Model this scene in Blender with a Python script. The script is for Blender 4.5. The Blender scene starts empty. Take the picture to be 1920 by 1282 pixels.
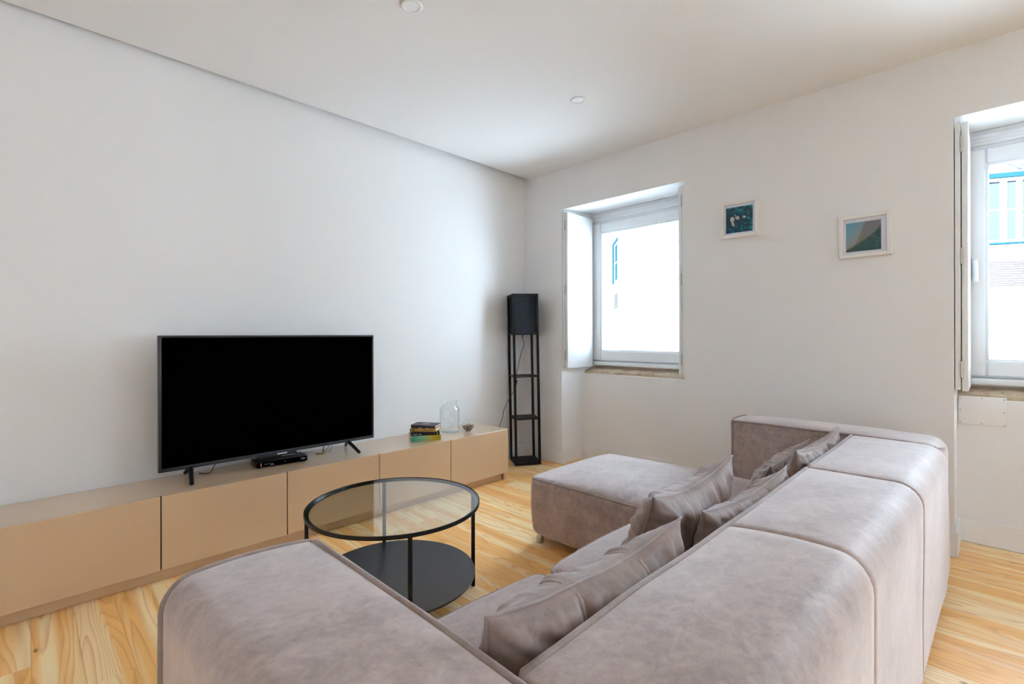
import bpy, bmesh, math, random
from mathutils import Vector, Matrix, noise
pi = math.pi
sc = bpy.context.scene
COL = sc.collection
rnd = random.Random(7)

# ------------------------------------------------------------------ camera
FPX, TH, VH, ROLL = 909.75, math.radians(44.765), 627.87, math.radians(-0.1266)
cam_d = bpy.data.cameras.new('camera')
cam_d.sensor_width = 36.0
cam_d.lens = FPX / 1920 * 36.0
cam_d.shift_y = (VH - 641.0) / 1920
cam_d.clip_start = 0.02
cam = bpy.data.objects.new('camera', cam_d)
COL.objects.link(cam)
F = Vector((math.cos(TH), math.sin(TH), 0)); R0 = Vector((math.sin(TH), -math.cos(TH), 0)); U0 = Vector((0, 0, 1))
Rv = R0 * math.cos(ROLL) + U0 * math.sin(ROLL); Uv = U0 * math.cos(ROLL) - R0 * math.sin(ROLL)
cm = Matrix((Rv, Uv, -F)).transposed().to_4x4()
cm.translation = Vector((0, 0, 1.2))
cam.matrix_world = cm
sc.camera = cam

# ------------------------------------------------------------------ world, sun, exposure
world = bpy.data.worlds.new('world'); sc.world = world; world.use_nodes = True
wn = world.node_tree.nodes; bg = wn['Background']
bg.inputs['Color'].default_value = (0.60, 0.79, 1.0, 1)
bg.inputs['Strength'].default_value = 3.2
sun_d = bpy.data.lights.new('sun', 'SUN'); sun_d.energy = 130.0; sun_d.angle = math.radians(2.0); sun_d.color = (0.64, 0.805, 1.0)
sun = bpy.data.objects.new('sun', sun_d); COL.objects.link(sun)
sun.rotation_euler = Vector((0.34, 0.40, -0.85)).to_track_quat('-Z', 'Y').to_euler()
sun.location = (-6, -6, 12)
sc.view_settings.view_transform = 'Standard'
sc.view_settings.look = 'None'
sc.view_settings.gamma = 1.0
sc.view_settings.use_curve_mapping = False
sc.view_settings.exposure = 0.20
try:
    sc.cycles.use_denoising = True
    sc.cycles.use_adaptive_sampling = False
    sc.cycles.max_bounces = 14
    sc.cycles.diffuse_bounces = 8
    sc.cycles.transparent_max_bounces = 16
    sc.cycles.sample_clamp_indirect = 0.0
except Exception:
    pass

# ------------------------------------------------------------------ node helpers
class NT:
    def __init__(s, name):
        s.m = bpy.data.materials.new(name); s.m.use_nodes = True
        s.t = s.m.node_tree; s.t.nodes.clear()
        s.out = s.n('ShaderNodeOutputMaterial')
    def n(s, typ, **kw):
        nd = s.t.nodes.new(typ)
        for k, v in kw.items(): setattr(nd, k, v)
        return nd
    def set(s, sock, v):
        if isinstance(v, bpy.types.NodeSocket): s.t.links.new(v, sock)
        elif isinstance(v, (tuple, list)) and len(v) == 3 and sock.type == 'RGBA': sock.default_value = (*v, 1)
        else: sock.default_value = v
    def math(s, op, a, b=0.0, c=0.0, clamp=False):
        nd = s.n('ShaderNodeMath', operation=op, use_clamp=clamp)
        s.set(nd.inputs[0], a); s.set(nd.inputs[1], b); s.set(nd.inputs[2], c)
        return nd.outputs[0]
    def mix(s, f, a, b):
        nd = s.n('ShaderNodeMix', data_type='RGBA')
        s.set(nd.inputs[0], f); s.set(nd.inputs[6], a); s.set(nd.inputs[7], b)
        return nd.outputs[2]
    def noise(s, vec, scale, detail=2.0, rough=0.5, dist=0.0):
        nd = s.n('ShaderNodeTexNoise')
        if vec is not None: s.set(nd.inputs['Vector'], vec)
        nd.inputs['Scale'].default_value = scale; nd.inputs['Detail'].default_value = detail
        nd.inputs['Roughness'].default_value = rough; nd.inputs['Distortion'].default_value = dist
        return nd.outputs['Fac']
    def obj(s): return s.n('ShaderNodeTexCoord').outputs['Object']
    def rand(s): return s.n('ShaderNodeObjectInfo').outputs['Random']
    def sep(s, v):
        nd = s.n('ShaderNodeSeparateXYZ'); s.set(nd.inputs[0], v); return nd.outputs
    def comb(s, x, y, z):
        nd = s.n('ShaderNodeCombineXYZ'); s.set(nd.inputs[0], x); s.set(nd.inputs[1], y); s.set(nd.inputs[2], z); return nd.outputs[0]
    def ramp(s, f, stops):
        nd = s.n('ShaderNodeValToRGB'); e = nd.color_ramp.elements
        while len(e) < len(stops): e.new(0.5)
        for el, (p, c) in zip(e, stops): el.position = p; el.color = (*c, 1)
        s.set(nd.inputs[0], f); return nd.outputs[0]
    def mapr(s, v, a, b, c=0.0, d=1.0):
        nd = s.n('ShaderNodeMapRange'); s.set(nd.inputs[0], v)
        for i, x in enumerate((a, b, c, d)): nd.inputs[i + 1].default_value = x
        return nd.outputs[0]
    def bump(s, h, st, dist=0.01):
        nd = s.n('ShaderNodeBump'); s.set(nd.inputs['Height'], h); nd.inputs['Strength'].default_value = st; nd.inputs['Distance'].default_value = dist
        return nd.outputs[0]
    def bsdf(s, color, rough=0.5, spec=0.5, metal=0.0, normal=None, **kw):
        b = s.n('ShaderNodeBsdfPrincipled')
        s.set(b.inputs['Base Color'], color); s.set(b.inputs['Roughness'], rough)
        b.inputs['Specular IOR Level'].default_value = spec; b.inputs['Metallic'].default_value = metal
        if normal is not None: s.set(b.inputs['Normal'], normal)
        for k, v in kw.items(): s.set(b.inputs[k.replace('_', ' ')], v)
        s.t.links.new(b.outputs[0], s.out.inputs[0])
        return b

def plain(name, col, rough=0.5, spec=0.5, metal=0.0, var=0.04, vs=6.0, bump=0.0, bs=200.0, **kw):
    t = NT(name); o = t.obj()
    f = t.noise(o, vs, 3)
    lo = tuple(c * (1 - var) for c in col); hi = tuple(min(1, c * (1 + var)) for c in col)
    nrm = t.bump(t.noise(o, bs, 2), bump, 0.002) if bump else None
    t.bsdf(t.mix(f, lo, hi), rough, spec, metal, nrm, **kw)
    return t.m

def s2l(r, g, b):
    f = lambda c: (c / 255 / 12.92) if c / 255 <= 0.04045 else ((c / 255 + 0.055) / 1.055) ** 2.4
    return (f(r), f(g), f(b))

def glass_mat(name, tint=(0.98, 1.0, 0.99), ior=1.45, rough=0.0, boost=1.0):
    t = NT(name)
    lw = t.n('ShaderNodeLayerWeight'); lw.inputs['Blend'].default_value = 0.5
    f0 = ((ior - 1) / (ior + 1)) ** 2
    f = t.math('MULTIPLY', t.math('ADD', f0, t.math('MULTIPLY', t.math('POWER', lw.outputs['Facing'], 5.0), 1 - f0)), boost, clamp=True)
    tr = t.n('ShaderNodeBsdfTransparent'); t.set(tr.inputs[0], tint)
    gl = t.n('ShaderNodeBsdfGlossy'); gl.inputs['Roughness'].default_value = rough
    mx = t.n('ShaderNodeMixShader'); t.set(mx.inputs[0], f)
    t.t.links.new(tr.outputs[0], mx.inputs[1]); t.t.links.new(gl.outputs[0], mx.inputs[2]); t.t.links.new(mx.outputs[0], t.out.inputs[0])
    return t.m

M = {}
M['wall'] = plain('wall_paint', (0.80, 0.787, 0.782), 0.9, 0.25, var=0.01, vs=2.0, bump=0.05, bs=350)
M['ceil'] = plain('ceiling_paint', (0.81, 0.797, 0.79), 0.92, 0.2, var=0.01, vs=2.0)
M['white'] = plain('white_lacquer', (0.79, 0.80, 0.81), 0.35, 0.5, var=0.01)
M['base'] = plain('baseboard_paint', (0.80, 0.787, 0.782), 0.4, 0.5, var=0.01)
M['metal'] = plain('brushed_steel', (0.55, 0.53, 0.50), 0.3, 0.5, 1.0)
M['black_wood'] = plain('black_stained_wood', (0.007, 0.007, 0.008), 0.5, 0.22, var=0.3, vs=30)
M['black_metal'] = plain('black_metal', (0.006, 0.006, 0.007), 0.42, 0.3, var=0.1)
M['black_plastic'] = plain('black_plastic', (0.008, 0.009, 0.011), 0.35, 0.35, var=0.1)
M['bezel'] = plain('dark_bezel', (0.022, 0.026, 0.032), 0.33, 0.5, var=0.1)
M['screen'] = plain('screen_black', (0.0004, 0.0004, 0.0005), 0.9, 0.0, var=0.0)
M['cord'] = plain('black_cord', (0.015, 0.014, 0.014), 0.5)
M['yellow_cord'] = plain('yellow_cord', (0.45, 0.25, 0.02), 0.5)
M['grey_cord'] = plain('grey_cord', (0.25, 0.24, 0.22), 0.5)
M['red'] = plain('red_light', (0.8, 0.02, 0.01), 0.4)
M['print_white'] = plain('white_print', (0.7, 0.7, 0.72), 0.5)
M['paper'] = plain('book_pages', s2l(226, 208, 178), 0.9, 0.1, var=0.1, vs=90)
M['mat_board'] = plain('mat_board', (0.72, 0.72, 0.80), 0.9, 0.1, var=0.01)
M['frame_white'] = plain('frame_white', (0.80, 0.77, 0.74), 0.45, 0.4, var=0.02)
M['glass'] = glass_mat('window_glass', (0.97, 0.99, 0.99), 1.25)
M['table_glass'] = glass_mat('table_glass', (0.925, 0.965, 0.945), 1.62, boost=1.1)
M['jar_glass'] = glass_mat('jar_glass', (0.986, 0.995, 0.995), 1.5)
M['beige'] = plain('beige_lacquer', s2l(206, 174, 140), 0.30, 0.5, var=0.012, vs=3, Coat_Weight=1.0, Coat_Roughness=0.15, Coat_IOR=1.6)
M['stone'] = None
M['teal'] = plain('teal_paint_sunlit', (0.001, 0.024, 0.030), 0.6, 0.1)  # same teal, darkened to offset the sun on the facade
M['teal_shaded'] = plain('teal_paint_shaded', (0.002, 0.11, 0.145), 0.6, 0.1)  # copy of the teal, lighter to make up for the shaded side wall
M['facade'] = plain('facade_render', (0.80, 0.79, 0.77), 0.95, 0.1, var=0.03, vs=0.8, bump=0.2, bs=40)
M['facade_side'] = plain('facade_side_render', (0.82, 0.81, 0.79), 0.95, 0.1, var=0.03, vs=0.8, bump=0.2, bs=40)
M['ext_glass'] = plain('far_window_pane', (0.036, 0.039, 0.043), 0.8, 0.1)
M['louvre'] = plain('louvre_slat', (0.022, 0.0095, 0.005), 0.6)
M['street'] = plain('street_paving', (0.14, 0.137, 0.13), 0.95, 0.1, var=0.1, vs=3)
M['dark'] = plain('dark_gap', (0.05, 0.045, 0.04), 0.8)
M['dark_grey'] = plain('grey_vent', (0.02, 0.02, 0.022), 0.6)

def stone_mat():
    t = NT('limestone'); o = t.obj()
    a = t.noise(o, 9, 6, 0.65, 0.4); b = t.noise(o, 38, 4, 0.6)
    col = t.ramp(a, [(0.25, s2l(140, 116, 94)), (0.48, s2l(188, 164, 138)), (0.62, s2l(200, 180, 156)), (0.8, s2l(168, 160, 146))])
    col = t.mix(t.mapr(b, 0.62, 0.75), col, s2l(120, 96, 76))
    t.bsdf(col, 0.8, 0.2, normal=t.bump(b, 0.4, 0.004)); return t.m
M['stone'] = stone_mat()

def pine_mat():
    t = NT('pine_board'); o = t.sep(t.obj()); r = t.rand()
    off = t.math('MULTIPLY', r, 61.7)
    # contours of a field stretched along the board give cathedral grain and loops
    v = t.comb(t.math('ADD', t.math('MULTIPLY', o[0], 4.6), off), t.math('MULTIPLY', o[1], 0.45), off)
    n1 = t.noise(v, 1.5, 1.6, 0.35, 0.2)
    v2 = t.comb(t.math('MULTIPLY', o[0], 60), t.math('MULTIPLY', o[1], 2.2), off)
    n2 = t.noise(v2, 1.0, 2)
    amp = t.mapr(t.math('FRACT', t.math('MULTIPLY', r, 7.31)), 0, 1, 12.0, 26.0)
    fld = t.math('ADD', t.math('MULTIPLY', n1, amp), t.math('MULTIPLY', n2, 0.40))
    fr = t.math('FRACT', fld)
    line = t.math('MULTIPLY', t.math('POWER', fr, 3.0), t.mapr(fr, 1.0, 0.90))
    tone = t.noise(t.comb(t.math('ADD', t.math('MULTIPLY', o[0], 10), off), t.math('MULTIPLY', o[1], 0.25), off), 1.0, 1)
    base = t.mix(t.mapr(tone, 0.44, 0.54), s2l(247, 190, 114), s2l(254, 225, 174))
    base = t.mix(t.mapr(r, 0.72, 1.0, 0.0, 0.55), base, s2l(240, 176, 104))
    col = t.mix(t.math('MULTIPLY', line, t.mapr(n2, 0.3, 0.7, 0.50, 0.95)), base, s2l(214, 140, 76))
    # knots
    vo = t.n('ShaderNodeTexVoronoi'); vo.inputs['Scale'].default_value = 1.0
    t.set(vo.inputs['Vector'], t.comb(t.math('ADD', t.math('MULTIPLY', o[0], 6.5), off), t.math('MULTIPLY', o[1], 2.6), off))
    k = t.mapr(vo.outputs['Distance'], 0.06, 0.03)
    col = t.mix(t.math('MULTIPLY', k, 0.75), col, s2l(120, 66, 34))
    t.bsdf(col, t.mapr(n2, 0, 1, 0.28, 0.42), 0.45, normal=t.bump(line, 0.05, 0.001)); return t.m
M['pine'] = pine_mat()

def suede_mat(name, dark, light, sheen=0.35):
    t = NT(name); o = t.obj()
    a = t.noise(o, 3.2, 4, 0.6, 0.5); b = t.noise(o, 15, 8, 0.72, 0.7); c = t.noise(o, 420, 2)
    sx = t.n('ShaderNodeMapping'); t.set(sx.inputs[0], o); sx.inputs['Scale'].default_value = (1.0, 1.2, 1.0); sx.inputs['Rotation'].default_value = (0, 0, 0.5)
    d = t.noise(sx.outputs[0], 48, 4, 0.65, 0.6)
    f = t.math('ADD', t.math('MULTIPLY', a, 0.40), t.math('ADD', t.math('MULTIPLY', b, 0.38), t.math('MULTIPLY', d, 0.22)))
    col = t.mix(t.mapr(f, 0.40, 0.60), dark, light)
    h = t.math('ADD', t.math('MULTIPLY', b, 0.5), t.math('MULTIPLY', c, 0.5))
    t.bsdf(col, 0.60, 0.42, normal=t.bump(h, 0.12, 0.003), Sheen_Weight=sheen, Sheen_Roughness=0.4, Sheen_Tint=(1.0, 0.96, 0.97)); return t.m
M['suede'] = suede_mat('mauve_suede', (0.285, 0.208, 0.189), (0.495, 0.388, 0.356), 0.8)
M['suede_pillow'] = suede_mat('mauve_velvet', (0.185, 0.124, 0.104), (0.325, 0.230, 0.196), 0.4)
M['piping'] = suede_mat('piping_suede', (0.235, 0.175, 0.158), (0.36, 0.28, 0.252), 0.5)

# ------------------------------------------------------------------ object helpers
def tagit(o, label=None, cat=None, group=None, kind=None):
    if label: o['label'] = label
    if cat: o['category'] = cat
    if group: o['group'] = group
    if kind: o['kind'] = kind
    return o

def thing(name, label, cat, loc=(0, 0, 0), rotz=0.0, group=None):
    o = bpy.data.objects.new(name, None); COL.objects.link(o)
    o.empty_display_size = 0.1; o.location = loc; o.rotation_euler = (0, 0, rotz)
    return tagit(o, label, cat, group)

def finish(name, bm, mat, parent=None, smooth=None, world=False, label=None):
    """link a bmesh as one object; world=True: vertices given in world metres, moved into the root's frame"""
    root = parent
    while root is not None and root.parent is not None: root = root.parent
    if parent is not None and world:
        mw = Matrix.Translation(root.location) @ root.rotation_euler.to_matrix().to_4x4()
        bm.transform(mw.inverted())
    bmesh.ops.recalc_face_normals(bm, faces=bm.faces)
    me = bpy.data.meshes.new(name); bm.to_mesh(me); bm.free()
    if smooth is not None:
        me.polygons.foreach_set('use_smooth', [True] * len(me.polygons))
        try: me.set_sharp_from_angle(angle=math.radians(smooth))
        except Exception: pass
    for m in (mat if isinstance(mat, (list, tuple)) else [mat]): me.materials.append(m)
    o = bpy.data.objects.new(name, me); COL.objects.link(o)
    if parent is not None: o.parent = parent
    if label: o['label'] = label
    return o

def struct(name, bm, mat, parent=None, smooth=None, label=None):
    o = finish(name, bm, mat, parent, smooth)
    if parent is None: o['kind'] = 'structure'
    if label: o['label'] = label
    return o

def hexa(bm, c):
    vs = [bm.verts.new(p) for p in c]
    for f in ((0, 3, 2, 1), (4, 5, 6, 7), (0, 1, 5, 4), (1, 2, 6, 5), (2, 3, 7, 6), (3, 0, 4, 7)):
        bm.faces.new([vs[i] for i in f])
    return vs

def box(bm, x0, x1, y0, y1, z0, z1, bev=0.0, seg=2):
    if bev <= 0:
        hexa(bm, [(x0, y0, z0), (x1, y0, z0), (x1, y1, z0), (x0, y1, z0), (x0, y0, z1), (x1, y0, z1), (x1, y1, z1), (x0, y1, z1)])
        return bm
    b2 = bmesh.new()
    hexa(b2, [(x0, y0, z0), (x1, y0, z0), (x1, y1, z0), (x0, y1, z0), (x0, y0, z1), (x1, y0, z1), (x1, y1, z1), (x0, y1, z1)])
    bmesh.ops.bevel(b2, geom=b2.edges[:], offset=bev, segments=seg, affect='EDGES', profile=0.5)
    merge(bm, b2); return bm

def merge(bm, b2):
    mp = {v: bm.verts.new(v.co) for v in b2.verts}
    for f in b2.faces:
        try: bm.faces.new([mp[v] for v in f.verts])
        except ValueError: pass
    b2.free()

def B(*a, **k):
    bm = bmesh.new(); box(bm, *a, **k); return bm

def tube(bm, pts, r, seg=8, closed=False):
    pts = [Vector(p) for p in pts]; n = len(pts); rings = []
    prev = None
    for i, p in enumerate(pts):
        a = pts[(i - 1) % n] if (closed or i > 0) else p
        b = pts[(i + 1) % n] if (closed or i < n - 1) else p
        d = (b - a).normalized()
        if prev is None:
            up = Vector((0, 0, 1)) if abs(d.z) < 0.9 else Vector((1, 0, 0))
            u = d.cross(up).normalized()
        else:
            u = (prev - d * prev.dot(d)).normalized()
        prev = u; v = d.cross(u)
        rr = r(i / (n - 1)) if callable(r) else r
        rings.append([bm.verts.new(p + (u * math.cos(2 * pi * k / seg) + v * math.sin(2 * pi * k / seg)) * rr) for k in range(seg)])
    m = n if closed else n - 1
    for i in range(m):
        A, Bq = rings[i], rings[(i + 1) % n]
        # choose twist for closed loops
        sh = 0
        if closed and i == n - 1:
            sh = min(range(seg), key=lambda s: sum((A[k].co - Bq[(k + s) % seg].co).length for k in range(seg)))
        for k in range(seg):
            bm.faces.new([A[k], A[(k + 1) % seg], Bq[(k + 1 + sh) % seg], Bq[(k + sh) % seg]])
    if not closed:
        bm.faces.new(rings[0][::-1]); bm.faces.new(rings[-1])
    return bm

def lathe(bm, prof, seg=32, c=(0, 0, 0), cap=True):
    rings = []
    for r, z in prof:
        rings.append([bm.verts.new((c[0] + r * math.cos(2 * pi * k / seg), c[1] + r * math.sin(2 * pi * k / seg), c[2] + z)) for k in range(seg)])
    for A, Bq in zip(rings, rings[1:]):
        for k in range(seg): bm.faces.new([A[k], A[(k + 1) % seg], Bq[(k + 1) % seg], Bq[k]])
    if cap:
        bm.faces.new(rings[0][::-1]); bm.faces.new(rings[-1])
    return bm

def spline(pts, n=8):
    pts = [Vector(p) for p in pts]; out = []
    for i in range(len(pts) - 1):
        p0 = pts[max(i - 1, 0)]; p1 = pts[i]; p2 = pts[i + 1]; p3 = pts[min(i + 2, len(pts) - 1)]
        for k in range(n):
            t = k / n
            out.append(0.5 * ((2 * p1) + (p2 - p0) * t + (2 * p0 - 5 * p1 + 4 * p2 - p3) * t * t + (3 * p1 - p0 - 3 * p2 + p3) * t ** 3))
    out.append(pts[-1]); return out

# ================================================================== ROOM SHELL
W = 3.53                       # window wall plane
ZC = 2.73                      # dropped ceiling
def TW(x): return 3.250 + 0.0227 * x     # wall with the television (slightly out of square)
XB, YN = -2.4, -4.6            # walls behind the camera
W1 = (1.660, 2.850); W2 = (-1.035, 0.150); W3 = (-4.1, -2.3)  # window bays (y range), the last added for light
ZH = 2.365                     # bay head
XA, XF, XO = 3.85, 3.99, 4.12  # apron face, frame face, outside
YC = TW(W)

# floor: a slab with separate boards on it
fl = struct('floor', B(XB, XO, YN, 3.36, -0.20, -0.024), M['dark'])
tagit(fl, 'honey coloured pine board floor with knots and wavy grain', 'floor')
def plank(x0, x1, y0, y1):
    bm = bmesh.new(); g = 0.0003
    box(bm, -(x1 - x0) / 2 + g, (x1 - x0) / 2 - g, -(y1 - y0) / 2 + g, (y1 - y0) / 2 - g, -0.022, 0.0, 0.0006, 1)
    o = finish('plank', bm, M['pine'], fl); o.location = ((x0 + x1) / 2, (y0 + y1) / 2, 0)
pw = 0.135
x = W
row = 0
while x > XB + 0.01:
    x0 = max(XB, x - pw); y = YN; k = 0
    L = rnd.uniform(1.0, 4.6)
    while y < 3.345:
        y1 = min(y + L, 3.345 if x > 2 else TW(x0) - 0.004)
        if 3.345 - y1 < 0.5: y1 = TW(x0) - 0.003
        plank(x0, x, y, y1)
        y = y1; L = rnd.uniform(3.2, 5.0)
        if y >= TW(x0) - 0.01: break
    x = x0; row += 1
for (a, b) in (W1, W2, W3):
    x = W
    while x < XA - 0.01:
        x1 = min(XA, x + pw); plank(x, x1, a + 0.002, b - 0.002); x = x1

# television wall (left)
bm = bmesh.new()
hexa(bm, [(XB, TW(XB), 0), (XO, TW(XO), 0), (XO, 3.55, 0), (XB, 3.55, 0), (XB, TW(XB), 3.0), (XO, TW(XO), 3.0), (XO, 3.55, 3.0), (XB, 3.55, 3.0)])
tagit(struct('wall_left', bm, M['wall']), 'plain white wall behind the television', 'wall')
# window wall (right)
bm = bmesh.new()
box(bm, W, XO, W1[1], TW(W), 0, 3.0)
box(bm, W, XO, W2[1], W1[0], 0, 3.0)
box(bm, W, XO, W3[1], W2[0], 0, 3.0); box(bm, W, XO, YN - 0.15, W3[0], 0, 3.0); box(bm, W, XO, *W3, 2.40, 3.0)
for a, b in (W1, W2):
    hexa(bm, [(W, a, ZH), (XO, a, 2.412), (XO, b, 2.412), (W, b, ZH), (W, a, 3.0), (XO, a, 3.0), (XO, b, 3.0), (W, b, 3.0)])
    box(bm, XA, XO, a, b, 0, 0.826)
tagit(struct('wall_right', bm, M['wall']), 'white wall with two deep window bays', 'wall')
# walls behind the camera, one opened by a doorway added for fill light
bm = bmesh.new()
box(bm, XB - 0.15, XB, YN - 0.15, -2.2, 0, 3.0); box(bm, XB - 0.15, XB, -1.3, TW(XB), 0, 3.0); box(bm, XB - 0.15, XB, -2.2, -1.3, 2.1, 3.0)
tagit(struct('wall_back', bm, M['wall']), 'white wall behind the camera with a doorway added for fill light', 'wall')
tagit(struct('wall_front', B(XB - 0.15, W, YN - 0.15, YN, 0, 3.0), M['wall']), 'white wall to the right of the camera', 'wall')
tagit(struct('sun_block_slab', B(XB - 1.75, XB - 0.15, -4.2, -0.6, 2.55, 2.72), M['facade']), 'unseen slab added to keep sun out of the doorway behind the camera', 'added sun block')  # unseen overhang added to block sun from the doorway
# dropped ceiling with a shadow gap along the television wall
bm = bmesh.new()
c0, c1 = 3.178, 3.178 + 0.0125 * (W - XB)
hexa(bm, [(XB, YN, ZC), (W, YN, ZC), (W, c1, ZC), (XB, c0, ZC), (XB, YN, ZC + 0.06), (W, YN, ZC + 0.06), (W, c1, ZC + 0.06), (XB, c0, ZC + 0.06)])
tagit(struct('ceiling', bm, M['ceil']), 'white dropped ceiling stopping short of the television wall', 'ceiling')
tagit(struct('trim_1', B(XB - 0.15, XO, YN - 0.15, 3.55, 3.0, 3.12), M['ceil']), 'upper slab above the ceiling shadow gap', 'ceiling slab')

# baseboards
BH, BT = 0.137, 0.015
def board(bm, x0, x1, y0, y1): box(bm, x0, x1, y0, y1, 0.001, BH, 0.003, 1)
bm = bmesh.new(); 
hexa(bm, [(2.86, TW(2.86) - BT, 0.001), (W - 0.001, TW(W) - BT, 0.001), (W - 0.001, TW(W) - 0.0005, 0.001), (2.86, TW(2.86) - 0.0005, 0.001), (2.86, TW(2.86) - BT, BH), (W - 0.001, TW(W) - BT, BH), (W - 0.001, TW(W) - 0.0005, BH), (2.86, TW(2.86) - 0.0005, BH)])
tagit(struct('baseboard_left', bm, M['base']), 'white baseboard on the television wall beside the bench', 'baseboard')
bm = bmesh.new()
board(bm, W - BT, W - 0.0005, W1[1] - BT, TW(W) - BT)
board(bm, W - BT, W - 0.0005, W2[1] - BT, W1[0] + BT)
board(bm, W - BT, W - 0.0005, W3[1], W2[0] + BT); board(bm, W - BT, W - 0.0005, YN + 0.001, W3[0])
for a, b in (W1, W2):
    board(bm, XA - BT, XA - 0.0005, a + 0.0005, b - 0.0005)
    board(bm, W - 0.0005, XA - BT, b - BT, b - 0.0005); board(bm, W - 0.0005, XA - BT, a + 0.0005, a + BT)
tagit(struct('baseboard_right', bm, M['base']), 'white baseboard along the window wall and into its bays', 'baseboard')

# ------------------------------------------------------------------ windows
def rect_frame(bm, x0, x1, y0, y1, z0, z1, t, bev=0.004):
    box(bm, x0, x1, y0, y0 + t, z0, z1, bev, 1); box(bm, x0, x1, y1 - t, y1, z0, z1, bev, 1)
    box(bm, x0, x1, y0 + t, y1 - t, z0, z0 + t, bev, 1); box(bm, x0, x1, y0 + t, y1 - t, z1 - t, z1, bev, 1)

def window(name, a, b, label, handle_side):
    root = bpy.data.objects.new(name, None); COL.objects.link(root)
    root['kind'] = 'structure'; root['label'] = label; root['category'] = 'window'
    P = lambda n, bm, m, lab=None, par=root: finish(n, bm, m, par, 40, label=lab)
    zb, zt = 0.905, 2.405
    # fixed frame, roller housing, sash
    bm = bmesh.new()
    rect_frame(bm, XF + 0.010, XF + 0.085, a + 0.003, b - 0.003, zb + 0.035, 2.33, 0.05)
    P('frame', bm, M['white'])
    bm = bmesh.new()
    box(bm, XF - 0.005, XF + 0.10, a + 0.003, b - 0.003, 2.33, 2.398, 0.004, 1)
    box(bm, XF - 0.018, XF + 0.02, a + 0.003, b - 0.003, 2.350, 2.374, 0.008, 2)
    box(bm, XF - 0.010, XF + 0.02, a + 0.003, b - 0.003, 2.312, 2.334, 0.006, 2)
    P('roller_housing', bm, M['white'])
    bm = bmesh.new()
    rect_frame(bm, XF - 0.012, XF + 0.06, a + 0.028, b - 0.028, zb + 0.045, 2.29, 0.094, 0.008)
    sash = P('sash', bm, M['white'])
    bm = bmesh.new()
    rect_frame(bm, XF - 0.004, XF + 0.02, a + 0.118, b - 0.118, zb + 0.134, 2.20, 0.016, 0.006)
    P('glazing_bead', bm, M['white'], None, sash)
    P('pane', B(XF + 0.020, XF + 0.028, a + 0.125, b - 0.125, zb + 0.14, 2.194), M['glass'], 'clear glass pane', sash)
    # white inner ledge under the frame
    P('ledge', B(XF - 0.03, XF + 0.09, a + 0.003, b - 0.003, zb, zb + 0.034, 0.004), M['white'])
    # stone sill, sloping up to the frame
    bm = bmesh.new()
    z0, z1 = 0.8262, 0.9035
    y0, y1 = a + 0.002, b - 0.002
    hexa(bm, [(XA + 0.030, y0, z0), (XF + 0.10, y0, z0), (XF + 0.10, y1, z0), (XA + 0.030, y1, z0),
              (XA + 0.034, y0, z0 + 0.022), (XF + 0.10, y0, z1), (XF + 0.10, y1, z1), (XA + 0.034, y1, z0 + 0.022)])
    P('stone_sill', bm, M['stone'], 'worn beige limestone sill')
    # folded shutters against both jambs: outer leaf and inner leaf with hinges in the fold
    for side in (0, 1):
        s = -1 if side else 1
        j = b if side else a
        Y = lambda d0, d1: (min(j + s * d0, j + s * d1), max(j + s * d0, j + s * d1))
        ya = Y(0.004, 0.026); yb = Y(0.031, 0.056)
        lf = P('shutter', B(W + 0.012, W + 0.40, *ya, 0.935 if False else 0.90, 2.34, 0.002), M['white'])
        P('shutter_leaf', B(W + 0.020, W + 0.415, *yb, 0.893, 2.335, 0.002), M['white'], None, lf)
        for hz in (1.01, 1.62, 2.22):
            yh = Y(0.024, 0.034)
            P('hinge', B(W + 0.008, W + 0.030, *yh, hz - 0.045, hz + 0.045, 0.002), M['metal'], 'small steel hinge', lf)
    # sash fittings
    if handle_side == 'left':
        yh = b - 0.075
        bm = bmesh.new(); box(bm, XF - 0.022, XF - 0.011, yh - 0.015, yh + 0.015, 1.50, 1.65, 0.005, 2)
        h = P('handle_plate', bm, M['white'], None, sash)
        bm = bmesh.new()
        tube(bm, spline([(XF - 0.02, yh, 1.625), (XF - 0.05, yh, 1.625), (XF - 0.058, yh - 0.002, 1.60), (XF - 0.055, yh - 0.004, 1.51)], 6), 0.0095, 10)
        P('handle', bm, M['white'], 'white lever handle pointing down', sash)
    else:
        for z0, z1 in ((1.01 - 0.055, 1.01 - 0.02), (2.22, 2.28)):
            P('sash_hinge', B(XF - 0.020, XF - 0.010, b - 0.030, b - 0.018, z0, z1, 0.002), M['white'], None, sash)
    return root
window('window_1', *W1, 'white framed window with folded shutters left of the two pictures', 'right')
window('window_2', *W2, 'white framed window with lever handle at the right edge', 'left')

# unseen window added further right to bring in more side light
w3 = bpy.data.objects.new('window_added', None); COL.objects.link(w3); w3['kind'] = 'structure'; w3['label'] = 'unseen tall window added further along the window wall for its light'; w3['category'] = 'window'
bm = bmesh.new(); rect_frame(bm, XF + 0.01, XF + 0.08, W3[0] + 0.003, W3[1] - 0.003, 0.003, 2.397, 0.10); box(bm, XF + 0.01, XF + 0.08, -3.25, -3.15, 0.1, 2.3); finish('frame', bm, M['white'], w3)
finish('pane', B(XF + 0.04, XF + 0.048, W3[0] + 0.1, W3[1] - 0.1, 0.1, 2.3), M['glass'], w3)

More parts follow.
